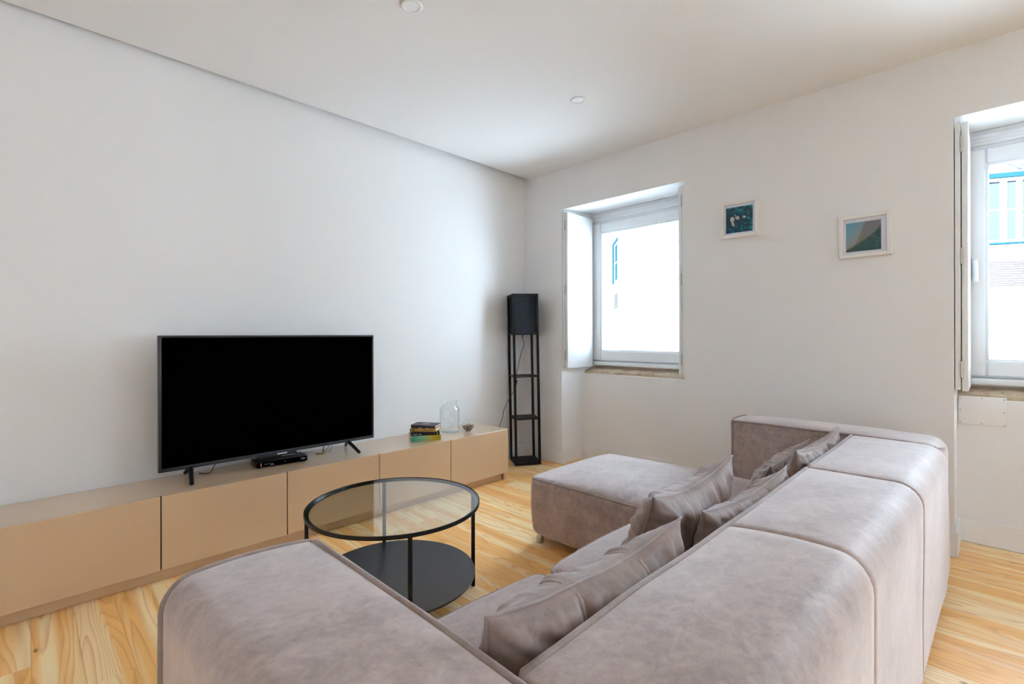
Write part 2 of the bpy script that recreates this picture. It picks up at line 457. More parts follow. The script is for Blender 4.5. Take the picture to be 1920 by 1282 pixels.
# access panel under the right window
ap = thing('access_panel', 'white screwed access panel below the right window', 'panel', (XA, 0.05, 0.76))
finish('cover', B(XA - 0.012, XA - 0.0005, -0.052, 0.146, 0.682, 0.842, 0.002), M['base'], ap, 40, True)
for yy in (-0.043, 0.047, 0.137):
    for zz in (0.691, 0.762, 0.833):
        if yy == 0.047 and zz == 0.762: continue
        bm = bmesh.new(); lathe(bm, [(0.0042, 0), (0.0042, 0.002), (0.003, 0.003)], 10)
        bm.transform(Matrix.Translation((XA - 0.012, yy, zz)) @ Matrix.Rotation(-pi / 2, 4, 'Y'))
        finish('screw', bm, M['metal'], ap, 40, True, label='small steel screw head')

# ================================================================== OUTSIDE
def ext_frame(P0, ang):
    d = Vector((math.cos(ang), math.sin(ang), 0))
    return lambda s, q, z: Vector(P0) + d * s + Vector((d.y, -d.x, 0)) * q + Vector((0, 0, z))
A1, A2 = math.radians(115), math.radians(40)
P0 = Vector((8.5, 0, 0)); d1 = Vector((math.cos(A1), math.sin(A1), 0)); d2 = Vector((math.cos(A2), math.sin(A2), 0))
Q = P0 + d1 * 4.104
bld = thing('building', 'white rendered building across the street with teal trimmed windows', 'building', (8.5, 0, -4))
foot = [P0 + d1 * -16, Q, Q + d2 * 14, P0 + d1 * -16 + d2 * 14]
bm = bmesh.new()
lo = [bm.verts.new((p.x, p.y, -4)) for p in foot]; hi = [bm.verts.new((p.x, p.y, 6.2)) for p in foot]
bm.faces.new(lo); bm.faces.new(hi)
for i in range(4): bm.faces.new([lo[i], lo[(i + 1) % 4], hi[(i + 1) % 4], hi[i]])
finish('wall', bm, M['facade'], bld, None, True)
Fc = ext_frame(P0, A1)      # along the facade, outward is -q
def slab(fr, s0, s1, q0, q1, z0, z1):
    bm = bmesh.new()
    hexa(bm, [fr(s0, q0, z0), fr(s1, q0, z0), fr(s1, q1, z0), fr(s0, q1, z0), fr(s0, q0, z1), fr(s1, q0, z1), fr(s1, q1, z1), fr(s0, q1, z1)])
    return bm
def E(name, bm, m, par=bld, lab=None): return finish(name, bm, m, par, None, True, label=lab)
# facade window seen through the right window (its outward side is -q for A1 since q points right of d)
fw = E('window_surround', slab(Fc, -1.25, 0.30, -0.004, -0.06, 2.20, 4.3), M['facade_side'])
E('lintel_band', slab(Fc, -1.25, 0.22, -0.06, -0.10, 3.112, 3.165), M['teal'], fw, 'teal transom band')
E('sill_band', slab(Fc, -1.25, 0.22, -0.06, -0.12, 2.295, 2.318), M['teal'], fw, 'teal sill edge')
for s0, s1 in ((-0.035, 0.12), (-0.19, -0.11), (-0.37, -0.255), (-0.62, -0.44)):
    for z0, z1 in ((2.36, 2.715), (2.735, 3.07)):
        E('pane', slab(Fc, s0, s1, -0.045, -0.066, z0, z1), M['ext_glass'], fw)
bm = bmesh.new()
for k in range(7):
    a0 = k * pi / 6; c, s = math.cos(a0), math.sin(a0)
    pA, pB = Fc(-0.30 + 0.05 * c, -0.08, 3.17 + 0.05 * s), Fc(-0.30 + 0.55 * c, -0.08, 3.17 + 0.55 * s)
    tube(bm, [pA, pB], 0.018, 6)
E('fanlight_bars', bm, plain('pale_glazing_bar', (0.16, 0.165, 0.17), 0.8, 0.1), fw)['kind'] = 'stuff'
vt = E('louvre_frame', slab(Fc, -0.31, 0.12, -0.004, -0.03, 1.76, 2.13), M['facade_side'])
for k in range(11):
    z = 1.785 + k * 0.029
    E('louvre_slat', slab(Fc, -0.288, 0.10, -0.03, -0.05, z, z + 0.017), M['louvre'], vt)
# side wall seen through the left window
Sd = ext_frame(Q, A2)       # outward is -q
sw = E('window_surround', slab(Sd, 3.35, 4.55, -0.004, -0.03, 2.30, 4.2), M['facade_side'])
E('window_reveal', slab(Sd, 4.14, 4.46, -0.02, -0.04, 2.42, 3.32), M['teal_shaded'], sw, 'teal window edge')
E('window_head', slab(Sd, 3.49, 4.46, -0.02, -0.04, 3.32, 3.40), M['teal_shaded'], sw, 'teal window head')
for z0, z1 in ((2.46, 2.84), (2.88, 3.26)):
    E('pane', slab(Sd, 3.58, 3.96, -0.02, -0.035, z0, z1), M['teal_shaded'], sw)
E('ledge', slab(Sd, 3.17, 4.46, -0.005, -0.06, 2.19, 2.22), M['facade_side'])
vg = E('vent_frame', slab(Sd, 3.55, 4.22, -0.004, -0.02, 1.76, 2.19), M['facade_side'])
for k in range(8):
    z = 1.82 + k * 0.042
    E('vent_slat', slab(Sd, 3.61, 4.16, -0.02, -0.03, z, z + 0.02), M['dark_grey'], vg)
E('utility_box', slab(Sd, 3.0, 4.3, -0.004, -0.08, 0.75, 1.12), M['facade_side'])
g = struct('ground', B(-14, 30, -25, 30, -4.3, -4.0), M['street']); tagit(g, 'pale street paving far below the windows', 'street')
tagit(struct('upper_shade_wall', B(XB - 0.15, XO, YN - 0.15, 3.55, 3.125, 7.6), M['facade']), 'outer wall of the floors above, added to shade the facade opposite', 'wall')  # unseen storeys added to cast shadow on the low facade opposite
# unseen lower storeys added for the light, so the flat stands on something
hs = struct('wall_lower', B(XB - 0.15, XO, YN - 0.15, 3.55, -4.0, -0.2), M['facade']); tagit(hs, 'outer wall of the floors below, added unseen for the light', 'wall')

# ================================================================== TV BENCH
cons = thing('media_bench', 'long low beige bench with handleless fronts under the television', 'tv bench', (1.1, 3.08, 0))
YD, ZT = 2.861, 0.42
def skew(bm, x0, x1, y0, z0, z1, gap=0.006):
    hexa(bm, [(x0, y0, z0), (x1, y0, z0), (x1, TW(x1) - gap, z0), (x0, TW(x0) - gap, z0), (x0, y0, z1), (x1, y0, z1), (x1, TW(x1) - gap, z1), (x0, TW(x0) - gap, z1)])
bm = bmesh.new(); skew(bm, -0.714, 2.835, YD + 0.020, 0.064, ZT); finish('carcass', bm, M['beige'], cons, None, True)
bm = bmesh.new(); skew(bm, -0.714, 2.800, YD + 0.045, 0.001, 0.064, 0.05); finish('plinth', bm, M['beige'], cons, None, True)
bm = bmesh.new(); skew(bm, 2.812, 2.832, YD + 0.024, 0.001, 0.064, 0.05); finish('side_panel', bm, M['beige'], cons, None, True)
edges = [-0.714, -0.122, 0.470, 1.062, 1.649, 2.238, 2.837]
for a, b in zip(edges, edges[1:]):
    finish('door', B(a + 0.0028, b - 0.0028 if b < 2.8 else b, YD, YD + 0.018, 0.062, ZT, 0.0015, 1), M['beige'], cons, 30, True)
for e in edges[1:-1]:
    finish('gap_shade', B(e - 0.004, e + 0.004, YD + 0.0125, YD + 0.0195, 0.066, ZT - 0.0005), M['dark'], cons, None, True)  # dark strip standing in for the shade between two doors

# ================================================================== TELEVISION
tv = thing('television', 'large flat black television on splayed feet', 'television', (1.114, 3.09, ZT))
TX0, TX1, TZ0, TZ1, TY = 0.4945, 1.7255, 0.4855, 1.2015, 3.08
finish('screen', B(TX0 + 0.012, TX1 - 0.012, TY - 0.002, TY + 0.004, TZ0 + 0.017, TZ1 - 0.010), M['screen'], tv, None, True)
bm = bmesh.new()
t = 0.0095
box(bm, TX0, TX0 + 0.0135, TY - 0.008, TY + 0.028, TZ0, TZ1, 0.003); box(bm, TX1 - 0.0125, TX1, TY - 0.008, TY + 0.028, TZ0, TZ1, 0.003)
box(bm, TX0 + 0.010, TX1 - 0.010, TY - 0.008, TY + 0.028, TZ1 - 0.0115, TZ1, 0.003); box(bm, TX0 + 0.010, TX1 - 0.010, TY - 0.008, TY + 0.028, TZ0, TZ0 + 0.0185, 0.003)
finish('bezel', bm, M['bezel'], tv, 40, True)
finish('back_housing', B(TX0 + 0.01, TX1 - 0.01, TY + 0.004, TY + 0.04, TZ0 + 0.01, TZ1 - 0.01, 0.01), M['black_plastic'], tv, 40, True)
finish('rear_bulge', B(0.85, 1.38, TY + 0.035, TY + 0.062, TZ0 + 0.03, 0.86, 0.012), M['black_plastic'], tv, 40, True)
bm = bmesh.new(); box(bm, 1.083, 1.139, TY - 0.0095, TY + 0.004, TZ0 - 0.0045, TZ0 + 0.003, 0.0015)
finish('badge', bm, plain('badge_silver', (0.75, 0.75, 0.76), 0.3), tv, None, True, label='small silver badge under the screen')
for xa, xf, xr in ((0.640, 0.617, 0.642), (1.540, 1.556, 1.592)):
    bm = bmesh.new()
    tube(bm, [(xa, 3.092, TZ0 + 0.006), (xf, 2.958, ZT + 0.0115)], lambda q: 0.0125 - 0.002 * q, 10)
    tube(bm, [(xa, 3.092, TZ0 + 0.006), (xr, 3.222, ZT + 0.0115)], lambda q: 0.0125 - 0.002 * q, 10)
    finish('foot', bm, M['black_plastic'], tv, 40, True)

# boxes below the television
stb = thing('set_top_box', 'flat black set-top box with a red light under the television', 'set-top box', (1.105, 3.10, ZT), math.radians(-5))
bx = lambda *a, **k: B(*a, **k)
finish('body', bx(-0.145, 0.145, -0.062, 0.062, 0.005, 0.037, 0.003), M['black_plastic'], stb, 40)
for sx in (-0.12, 0.12):
    for sy in (-0.045, 0.045): finish('foot', bx(sx - 0.012, sx + 0.012, sy - 0.008, sy + 0.008, 0.0005, 0.006), M['cord'], stb)
finish('front_panel', bx(-0.141, 0.141, -0.0645, -0.0605, 0.008, 0.034, 0.001), M['screen'], stb, 40)
finish('indicator', bx(-0.122, -0.115, -0.0658, -0.064, 0.016, 0.023), M['red'], stb, label='red standby light')
bm = bmesh.new()
for xx, zz, ww in ((-0.121, 0.026, 0.007), (-0.121, 0.0105, 0.007), (-0.098, 0.021, 0.004), (-0.085, 0.021, 0.004), (-0.072, 0.0215, 0.003), (-0.060, 0.022, 0.003), (-0.066, 0.0145, 0.018), (0.012, 0.021, 0.005)):
    box(bm, xx, xx + ww, -0.0653, -0.0645, zz, zz + 0.0022)
tube(bm, [(0.118 + 0.0075 * math.cos(q * pi / 4), -0.065, 0.0225 + 0.0048 * math.sin(q * pi / 4)) for q in range(8)], 0.0009, 5, True)
tube(bm, [(0.102, -0.065, 0.0225), (0.1105, -0.065, 0.0225)], 0.0009, 5); tube(bm, [(0.1255, -0.065, 0.0225), (0.132, -0.065, 0.0225)], 0.0009, 5)
finish('front_marks', bm, M['print_white'], stb)['kind'] = 'stuff'
rt = thing('media_box', 'small black box lying on the set-top box', 'media box', (1.098, 3.137, ZT + 0.0375), math.radians(-4))
finish('body', bx(-0.108, 0.108, -0.045, 0.045, 0.0025, 0.0262, 0.003), M['bezel'], rt, 40)
finish('base_pad', bx(-0.095, 0.095, -0.037, 0.037, 0.0003, 0.004), M['cord'], rt)
finish('front_strip', bx(0.02, 0.10, -0.0462, -0.0445, 0.006, 0.009), M['metal'], rt)

def cable(name, label, pts, r, m):
    bm = bmesh.new(); tube(bm, spline(pts, 8), r, 6)
    o = finish(name, bm, m, None, 60); tagit(o, label, 'cable')
cable('power_cable', 'thin black cable behind the left half of the television', [(0.80, 3.20, 0.53), (0.79, 3.19, 0.485), (0.768, 3.172, 0.447), (0.742, 3.15, 0.4235), (0.70, 3.19, 0.4232)], 0.0022, M['cord'])
cable('signal_cable', 'black cable dropping behind the television beside the yellow one', [(1.43, 3.17, 0.535), (1.42, 3.16, 0.50), (1.395, 3.14, 0.455), (1.388, 3.135, 0.4237), (1.36, 3.17, 0.4232)], 0.0028, M['cord'])
cable('audio_cable', 'yellow cable curving down behind the television', [(1.50, 3.19, 0.54), (1.475, 3.17, 0.50), (1.425, 3.145, 0.449), (1.392, 3.125, 0.4232), (1.35, 3.14, 0.4228)], 0.0026, M['yellow_cord'])
cable('antenna_cable', 'thin grey cable right of the yellow one behind the television', [(1.53, 3.21, 0.54), (1.51, 3.20, 0.50), (1.475, 3.185, 0.452), (1.455, 3.18, 0.4228), (1.43, 3.21, 0.4225)], 0.002, M['grey_cord'])

# ================================================================== BOOKS
def book(label, p, ang, L, D, H, z, cover, spine=None, off=0.0, marks=None):
    """p: front left corner of the spine on the layer below, spine runs along local +x"""
    t = thing('book', label, 'book', (p[0], p[1], z), math.radians(ang), 'stack of books on the bench')
    cm_ = plain('book_cover', cover, 0.45, 0.4, var=0.08, vs=20)
    sm = spine or cm_
    finish('pages', bx(0.004, L - 0.004, 0.004, D - 0.004, 0.0035, H - 0.0035), M['paper'], t)
    bm = bmesh.new()
    box(bm, 0, L, 0.002, D, 0.0004, 0.0034); box(bm, 0, L, 0.002, D, H - 0.0034, H - 0.0004)
    finish('cover', bm, cm_, t)
    bm = bmesh.new(); box(bm, 0, L, -0.001, 0.0042, 0.0004, H - 0.0004, 0.0012, 2)
    finish('spine', bm, sm, t, 40)
    if marks:
        bm = bmesh.new()
        for a, b, z0, z1 in marks: box(bm, a * L, b * L, -0.0016, -0.0008, z0 * H, z1 * H)
        finish('spine_print', bm, marks_mat.get(label, M['print_white']), t)['kind'] = 'stuff'
    return t
marks_mat = {}
def grad_spine():
    t = NT('green_yellow_spine'); o = t.sep(t.obj())
    t.bsdf(t.ramp(t.mapr(o[0], 0.0, 0.217), [(0.0, s2l(20, 160, 125)), (0.28, s2l(120, 190, 145)), (0.58, s2l(185, 195, 120)), (0.66, s2l(215, 185, 40)), (1.0, s2l(190, 145, 20))]), 0.4); return t.m
lb = ['thick book with a green to yellow spine at the bottom of the stack', 'black spined book second from the bottom of the stack', 'ochre yellow book in the middle of the stack', 'thin book with mottled gold spine below the topmost one', 'dark purple hardcover on top of the book stack']
marks_mat[lb[0]] = plain('spine_line', s2l(90, 150, 100), 0.5); marks_mat[lb[2]] = plain('spine_dark', s2l(60, 45, 25), 0.5); marks_mat[lb[3]] = plain('spine_plum', s2l(58, 40, 48), 0.5)
book(lb[0], (1.996, 3.012), -24, 0.217, 0.150, 0.0425, ZT, s2l(190, 180, 90), grad_spine(), marks=[(0.1, 0.8, 0.42, 0.46), (0.9, 0.95, 0.45, 0.62)])
book(lb[1], (1.994, 3.018), -30, 0.209, 0.140, 0.0250, ZT + 0.0425, (0.010, 0.010, 0.011), marks=[(0.08, 0.22, 0.35, 0.5), (0.26, 0.36, 0.35, 0.5), (0.9, 0.93, 0.3, 0.7)])
book(lb[2], (2.012, 3.062), -49, 0.196, 0.130, 0.0235, ZT + 0.0675, s2l(212, 168, 84), marks=[(0.02, 0.06, 0.2, 0.8), (0.1, 0.17, 0.25, 0.75), (0.55, 0.9, 0.45, 0.58)])
book(lb[3], (2.016, 3.045), -46, 0.172, 0.118, 0.0115, ZT + 0.0910, s2l(200, 170, 120), marks=[(0.0, 0.3, 0.1, 0.9), (0.45, 0.6, 0.1, 0.9), (0.75, 1.0, 0.2, 0.9)])
tb = book(lb[4], (2.010, 3.046), -58, 0.190, 0.125, 0.0185, ZT + 0.1025, s2l(58, 46, 62))
bm = bmesh.new(); box(bm, 0.07, 0.125, 0.045, 0.085, 0.0182, 0.0188); finish('cover_print', bm, plain('cover_grey', s2l(150, 150, 165), 0.5), tb)

# ================================================================== GLASS JAR AND BALL
jar = thing('glass_jar', 'clear glass jar with flared rim beside the books', 'jar', (2.420, 3.110, ZT))
bm = bmesh.new()
prof = [(0.0, 0.003), (0.060, 0.003), (0.072, 0.007), (0.078, 0.018), (0.079, 0.04), (0.079, 0.175), (0.076, 0.192), (0.064, 0.205), (0.057, 0.213), (0.055, 0.222), (0.057, 0.236), (0.064, 0.249), (0.063, 0.2515), (0.060, 0.2505)]
inner = [(r - 0.003, z) for r, z in prof[3:-2]][::-1] + [(0.069, 0.0125), (0.05, 0.010), (0.0, 0.010)]
lathe(bm, [(max(r, 0.0004), z) for r, z in prof + inner], 40, cap=False)
finish('body', bm, M['jar_glass'], jar, 60)
bm = bmesh.new(); tube(bm, [(0.0625 * math.cos(2 * pi * k / 40), 0.0625 * math.sin(2 * pi * k / 40), 0.2495) for k in range(40)], 0.0032, 8, True)
finish('rim', bm, M['jar_glass'], jar, 60)
bm = bmesh.new(); lathe(bm, [(0.0005, 0.0003), (0.062, 0.0003), (0.070, 0.004), (0.070, 0.0085), (0.0005, 0.0085)], 40, cap=False)
finish('base', bm, glass_mat('jar_base_glass', (0.95, 0.985, 0.98), 1.4), jar, 60)
ball = thing('glass_ball', 'small clear glass ball half filled with brown chips', 'glass ball', (2.540, 3.020, ZT))
bm = bmesh.new()
lathe(bm, [(0.021, 0.0005), (0.024, 0.003)] + [(0.050 * math.cos(q), 0.052 + 0.050 * math.sin(q)) for q in [math.radians(a) for a in range(-62, 91, 8)]], 36, cap=False)
finish('globe', bm, M['jar_glass'], ball, 60)
bm = bmesh.new(); lathe(bm, [(0.0005, 0.0006), (0.021, 0.0006), (0.0235, 0.004), (0.0005, 0.006)], 30, cap=False)
finish('foot', bm, glass_mat('ball_foot_glass', (0.88, 0.94, 0.93), 1.4), ball, 60)
bm = bmesh.new()
rr = random.Random(3)
for k in range(260):
    zz = rr.uniform(0.007, 0.050); rad = math.sqrt(max(0, 0.0465 ** 2 - (zz - 0.052) ** 2)) * rr.random() ** 0.3; a = rr.uniform(0, 2 * pi)
    b2 = bmesh.new(); box(b2, -0.0055, 0.0055, -0.003, 0.003, -0.0016, 0.0016)
    b2.transform(Matrix.Translation((rad * math.cos(a) * 0.92, rad * math.sin(a) * 0.92, zz)) @ Matrix.Rotation(rr.uniform(0, 6), 4, 'Z') @ Matrix.Rotation(rr.uniform(-1, 1), 4, 'X') @ Matrix.Rotation(rr.uniform(-1, 1), 4, 'Y'))
    merge(bm, b2)
t = NT('dried_chips'); o = t.obj(); t.bsdf(t.ramp(t.noise(o, 190, 1), [(0.38, s2l(80, 58, 38)), (0.5, s2l(160, 132, 100)), (0.65, s2l(225, 208, 184))]), 0.9, 0.1)
ch = finish('filling', bm, t.m, ball, None, label='brown and cream dried chips'); ch['kind'] = 'stuff'

# ================================================================== FLOOR LAMP
lamp = thing('floor_lamp', 'tall black shelf floor lamp in the corner', 'lamp', (3.165, 3.100, 0), math.radians(-33.4))
lamp.rotation_euler = (Matrix.Rotation(math.radians(-0.9), 3, F) @ Matrix.Rotation(math.radians(-33.4), 3, 'Z')).to_euler(); lamp.location.z = 0.003
S, H = 0.245, 1.575
PW = 0.022
for px in (0, S - PW):
    for py in (0, S - PW):
        finish('post', bx(px, px + PW, py, py + PW, 0.001, H - 0.012, 0.0015, 1), M['black_wood'], lamp, 30)
for z in (0.012, 0.415, 0.805):
    finish('shelf', bx(0.004, S - 0.004, 0.004, S - 0.004, z, z + 0.012, 0.001, 1), M['black_wood'], lamp, 30)
bm = bmesh.new(); box(bm, PW, S - PW, 0.002, 0.012, 0.001, 0.026); box(bm, PW, S - PW, S - 0.012, S - 0.002, 0.001, 0.026); box(bm, 0.002, 0.012, PW, S - PW, 0.001, 0.026); box(bm, S - 0.012, S - 0.002, PW, S - PW, 0.001, 0.026)
finish('bottom_rail', bm, M['black_wood'], lamp)
finish('shade_floor', bx(-0.001, S + 0.001, -0.001, S + 0.001, 1.196, 1.210, 0.001, 1), M['black_wood'], lamp, 30)
finish('top_frame', bx(-0.001, S + 0.001, -0.001, S + 0.001, H - 0.022, H, 0.002, 1), M['black_wood'], lamp, 30)
t = NT('black_shade_cloth'); o = t.obj()
t.bsdf(t.mix(t.noise(o, 500, 2), (0.016, 0.021, 0.030), (0.026, 0.033, 0.045)), 0.8, 0.3, normal=t.bump(t.noise(o, 600, 1), 0.3, 0.001))
finish('shade', bx(0.020, S - 0.020, 0.020, S - 0.020, 1.211, H - 0.023), t.m, lamp, label='square black fabric shade')
bm = bmesh.new()
tube(bm, spline([(0.115, 0.11, 1.196), (0.117, 0.105, 1.15), (0.122, 0.10, 1.10), (0.095, 0.10, 1.02), (0.068, 0.11, 0.90), (0.055, 0.12, 0.835), (0.054, 0.12, 0.818)], 10), 0.0028, 6)
tube(bm, spline([(0.054, 0.12, 0.804), (0.046, 0.115, 0.765), (0.025, 0.115, 0.68), (-0.02, 0.125, 0.60), (-0.075, 0.115, 0.50), (-0.095, 0.10, 0.42), (-0.13, 0.08, 0.34), (-0.145, 0.06, 0.2), (-0.14, 0.03, 0.06)], 8), 0.0028, 6)
cd = finish('cord', bm, M['cord'], lamp, 60)
bm = bmesh.new(); box(bm, -0.012, 0.012, -0.009, 0.009, -0.030, 0.030, 0.005)
bm.transform(Matrix.Translation((0.041, 0.112, 0.745)) @ Matrix.Rotation(math.radians(14), 4, 'Y'))
finish('switch', bm, M['cord'], cd, 40, label='black inline cord switch')
bm = bmesh.new(); lathe(bm, [(0.006, 0), (0.006, 0.02), (0.004, 0.024)], 10, (0.115, 0.11, 1.174)); finish('cord_gland', bm, M['cord'], lamp, 40)

# ================================================================== COFFEE TABLE
ct = thing('coffee_table', 'round glass topped coffee table with black rim and lower shelf', 'coffee table', (1.178, 1.912, 0))
RT, ZG = 0.379, 0.450
N = 96
def ring(bm, r0, r1, z0, z1, n=N):
    L = [[bm.verts.new((r * math.cos(2 * pi * k / n), r * math.sin(2 * pi * k / n), z)) for k in range(n)] for r, z in ((r0, z0), (r1, z0), (r1, z1), (r0, z1))]
    for i in range(4):
        A, Bq = L[i], L[(i + 1) % 4]
        for k in range(n): bm.faces.new([A[k], A[(k + 1) % n], Bq[(k + 1) % n], Bq[k]])
bm = bmesh.new(); ring(bm, RT - 0.004, RT, ZG - 0.015, ZG + 0.0012); ring(bm, RT - 0.020, RT - 0.0035, ZG - 0.0125, ZG - 0.009)
finish('rim', bm, M['black_metal'], ct, 40)
bm = bmesh.new(); lathe(bm, [(0.0005, ZG - 0.008), (RT - 0.006, ZG - 0.008), (RT - 0.0055, ZG - 0.0005), (0.0005, ZG)], N, cap=False)
finish('glass_top', bm, M['table_glass'], ct, 40, label='clear round glass top')
ZS = 0.128
bm = bmesh.new(); lathe(bm, [(0.0005, ZS - 0.010), (0.352, ZS - 0.010), (0.357, ZS - 0.008), (0.359, ZS + 0.001), (0.357, ZS + 0.001), (0.354, ZS), (0.0005, ZS)], N, cap=False)
finish('shelf', bm, plain('black_shelf', (0.014, 0.015, 0.018), 0.32, 0.5, var=0.15, vs=14), ct, 40, label='round black lower shelf')
for a in (-113, -23, 67, 157):
    b2 = bmesh.new(); box(b2, RT - 0.020, RT - 0.0045, -0.0085, 0.0085, 0.0008, ZG - 0.013, 0.002, 1)
    b2.transform(Matrix.Rotation(math.radians(a), 4, 'Z'))
    finish('leg', b2, M['black_metal'], ct, 40)

# ================================================================== SOFA
def fillet(poly, rad, segs=6, step=0.035):
    n = len(poly); out = []
    for i in range(n):
        p = Vector(poly[i]); a = Vector(poly[i - 1]); b = Vector(poly[(i + 1) % n]); r = rad[i]
        da = (a - p).normalized(); db = (b - p).normalized()
        ang = da.angle(db); d = r / math.tan(ang / 2) if r > 0 else 0
        if r <= 0: out.append(p); continue
        c = p + (da + db).normalized() * (r / math.sin(ang / 2))
        p0 = p + da * d; p1 = p + db * d
        v0, v1 = p0 - c, p1 - c
        for k in range(segs + 1):
            q = k / segs; tot = v0.angle(v1)
            v = (v0 * math.sin((1 - q) * tot) + v1 * math.sin(q * tot)) / math.sin(tot)
            out.append(c + v)
    res = []
    for i, p in enumerate(out):
        q = out[(i + 1) % len(out)]; m = max(1, int((q - p).length / step))
        for k in range(m): res.append(p + (q - p) * (k / m))
    return res

def prism(poly, rad, axis, t0, t1, er0=0.02, er1=0.02, zk=0.0, grooves=(), warp=None, step=0.04):
    """cushion block: rounded section (a,z) extruded along x or y, with rounded ends and optional sewn grooves"""
    P = fillet([Vector((a, z)) for a, z in poly], rad)
    n = len(P); area = sum(P[i].x * P[(i + 1) % n].y - P[(i + 1) % n].x * P[i].y for i in range(n))
    sg = 1 if area > 0 else -1
    Nn = []
    for i in range(n):
        d = (P[(i + 1) % n] - P[i - 1]).normalized(); Nn.append(Vector((d.y, -d.x)) * sg)
    st = []
    for k in range(7):
        q = k / 6 * pi / 2; st.append((t0 + er0 * (1 - math.sin(q)), er0 * (1 - math.cos(pi / 2 - q)) if False else er0 * (1 - math.sin(q)) ** 0 * (1 - math.sin(q))))
    # quarter circle: along = r(1-cos a), inset = r(1-sin a)
    st = [(t0 + er0 * (1 - math.cos(a)), er0 * (1 - math.sin(a))) for a in [k / 6 * pi / 2 for k in range(7)]]
    mid = t0 + er0
    cuts = [mid]
    m = max(1, int((t1 - er1 - mid) / step))
    mids = [mid + (t1 - er1 - mid) * k / m for k in range(1, m)]
    for g in grooves: mids = [q for q in mids if abs(q - g) > 0.016] + [g - 0.012, g - 0.004, g, g + 0.004, g + 0.012]
    for q in sorted(mids):
        ins = 0.0
        for g in grooves:
            dd = abs(q - g)
            if dd < 0.001: ins = 0.006
            elif dd < 0.005: ins = 0.003
        st.append((q, ins))
    st += [(t1 - er1 * (1 - math.cos(a)), er1 * (1 - math.sin(a))) for a in [k / 6 * pi / 2 for k in range(6, -1, -1)]]
    bm = bmesh.new(); rings = []
    for tt, ins in st:
        rg = []
        for p, nn in zip(P, Nn):
            w = 1.0
            if ins > 0.03: w = min(1, max(0, (p.y - 0.15) / 0.3)) if nn.y < 0.5 else 1.0
            q = p - nn * ins * w
            co = Vector((tt, q.x, q.y)) if axis == 'x' else Vector((q.x, tt, q.y))
            if warp: co = warp(co)
            rg.append(bm.verts.new(co))
        rings.append(rg)
    for A, Bq in zip(rings, rings[1:]):
        for k in range(n): bm.faces.new([A[k], A[(k + 1) % n], Bq[(k + 1) % n], Bq[k]])
    for rg in (rings[0], rings[-1]):
        c = Vector((0, 0, 0))
        for v in rg: c += v.co
        cv = bm.verts.new(c / n)
        for k in range(n): bm.faces.new([rg[k], rg[(k + 1) % n], cv])
    return bm

ZA = 0.70
def wob(p, a=0.004, s=3.0):
    v = noise.noise_vector(p * s) ; return p + v * a
sofa = thing('corner_sofa', 'mauve grey suede corner sofa with chaise seen from behind', 'sofa', (1.7, 0.75, 0))
YI, YO = 0.500, 0.163
def crown(x0, x1, y0, y1, h):
    def f(p):
        if p.z > 0.2:
            u = min(1, max(0, (p.x - x0) / (x1 - x0))); v = min(1, max(0, (p.y - y0) / (y1 - y0)))
            k = (1 - (2 * u - 1) ** 4) * (1 - (2 * v - 1) ** 2)
            p = p + Vector((0, 0, h * k * min(1, max(0, (p.z - 0.2) / 0.15))))
        return wob(p)
    return f
def SP(name, bm, m, par=None, smooth=50): return finish(name, bm, m, par or sofa, smooth, True)
def pipe(par, pts, r=0.0065):
    bm = bmesh.new(); tube(bm, pts, r, 7); SP('piping', bm, M['piping'], par, 60)
sec_back = [(YI, 0.045), (YI, ZA), (YO, ZA), (YO, 0.045)]
def backrest(x0, x1, grooves, e0=0.012, e1=0.012):
    w0 = crown(x0, x1, YO, YI, 0.012)
    def w(p):      # the outer face stands very slightly askew
        k = min(1.0, max(0.0, (YI - p.y) / (YI - YO)))
        return w0(p + Vector((0, k * (0.020 - 0.024 * (p.x - 1.31)), 0)))
    o = SP('backrest', prism(sec_back, [0.02, 0.016, 0.072, 0.03], 'x', x0, x1, e0, e1, grooves=grooves, warp=w), M['suede'])
    n = 40
    pts = [w(Vector((x0 + 0.012 + (x1 - x0 - 0.024) * k / n, YI - 0.002, ZA - 0.0015))) for k in range(n + 1)]
    lead = [w(Vector((x0 + 0.004, YI - 0.002 + 0.001, ZA - 0.03 - 0.1 * k))) for k in (2, 1, 0)]
    tail = [w(Vector((x1 - 0.004, YI - 0.001, ZA - 0.03 - 0.1 * k))) for k in (0, 1, 2)]
    pipe(o, lead + pts + tail)
    for g in grooves:
        q = []
        for p in fillet([Vector(a) for a in sec_back], [0.02, 0.016, 0.105, 0.03]):
            q.append(w(Vector((g, p.x, p.y))))
    return o
backrest(0.512, 2.083, [1.309])
backrest(2.090, 2.893, [])
# near armrest (runs away from the camera towards the bench)
AX0, AX1, AY = 0.196, 0.505, 1.190
def arm_warp(x0, x1, yend, s=1):
    cr = crown(x0, x1, YO, yend, 0.012)
    def f(p):
        u = min(1, max(0, (p.x - x0) / (x1 - x0)))
        d = max(0.0, (p.y - (yend - 0.25)) / 0.25)
        p = p + Vector((0, 0.030 * (1 - (2 * u - 1) ** 2) * d, 0))
        # rounded plan corners at the end
        return cr(p)
    return f
def armrest(name, sec, rad, yend, x0, x1, e0, ys=YO):
    w = arm_warp(x0, x1, yend)
    o = SP(name, prism(sec, rad, 'y', ys, yend, e0, 0.022, warp=w), M['suede'])
    return o, w
secA = [(AX1, 0.045), (AX1, ZA), (AX0, ZA), (AX0, 0.045)]
radA = [0.03, 0.02, 0.055, 0.03]
armA, wA = armrest('armrest', secA, radA, AY, AX0, AX1, 0.09)
inner = [wA(Vector((AX1 - 0.003, YO + 0.10 + (AY - 0.022 - YO - 0.10) * k / 30, ZA - 0.003))) for k in range(31)]
endc = []
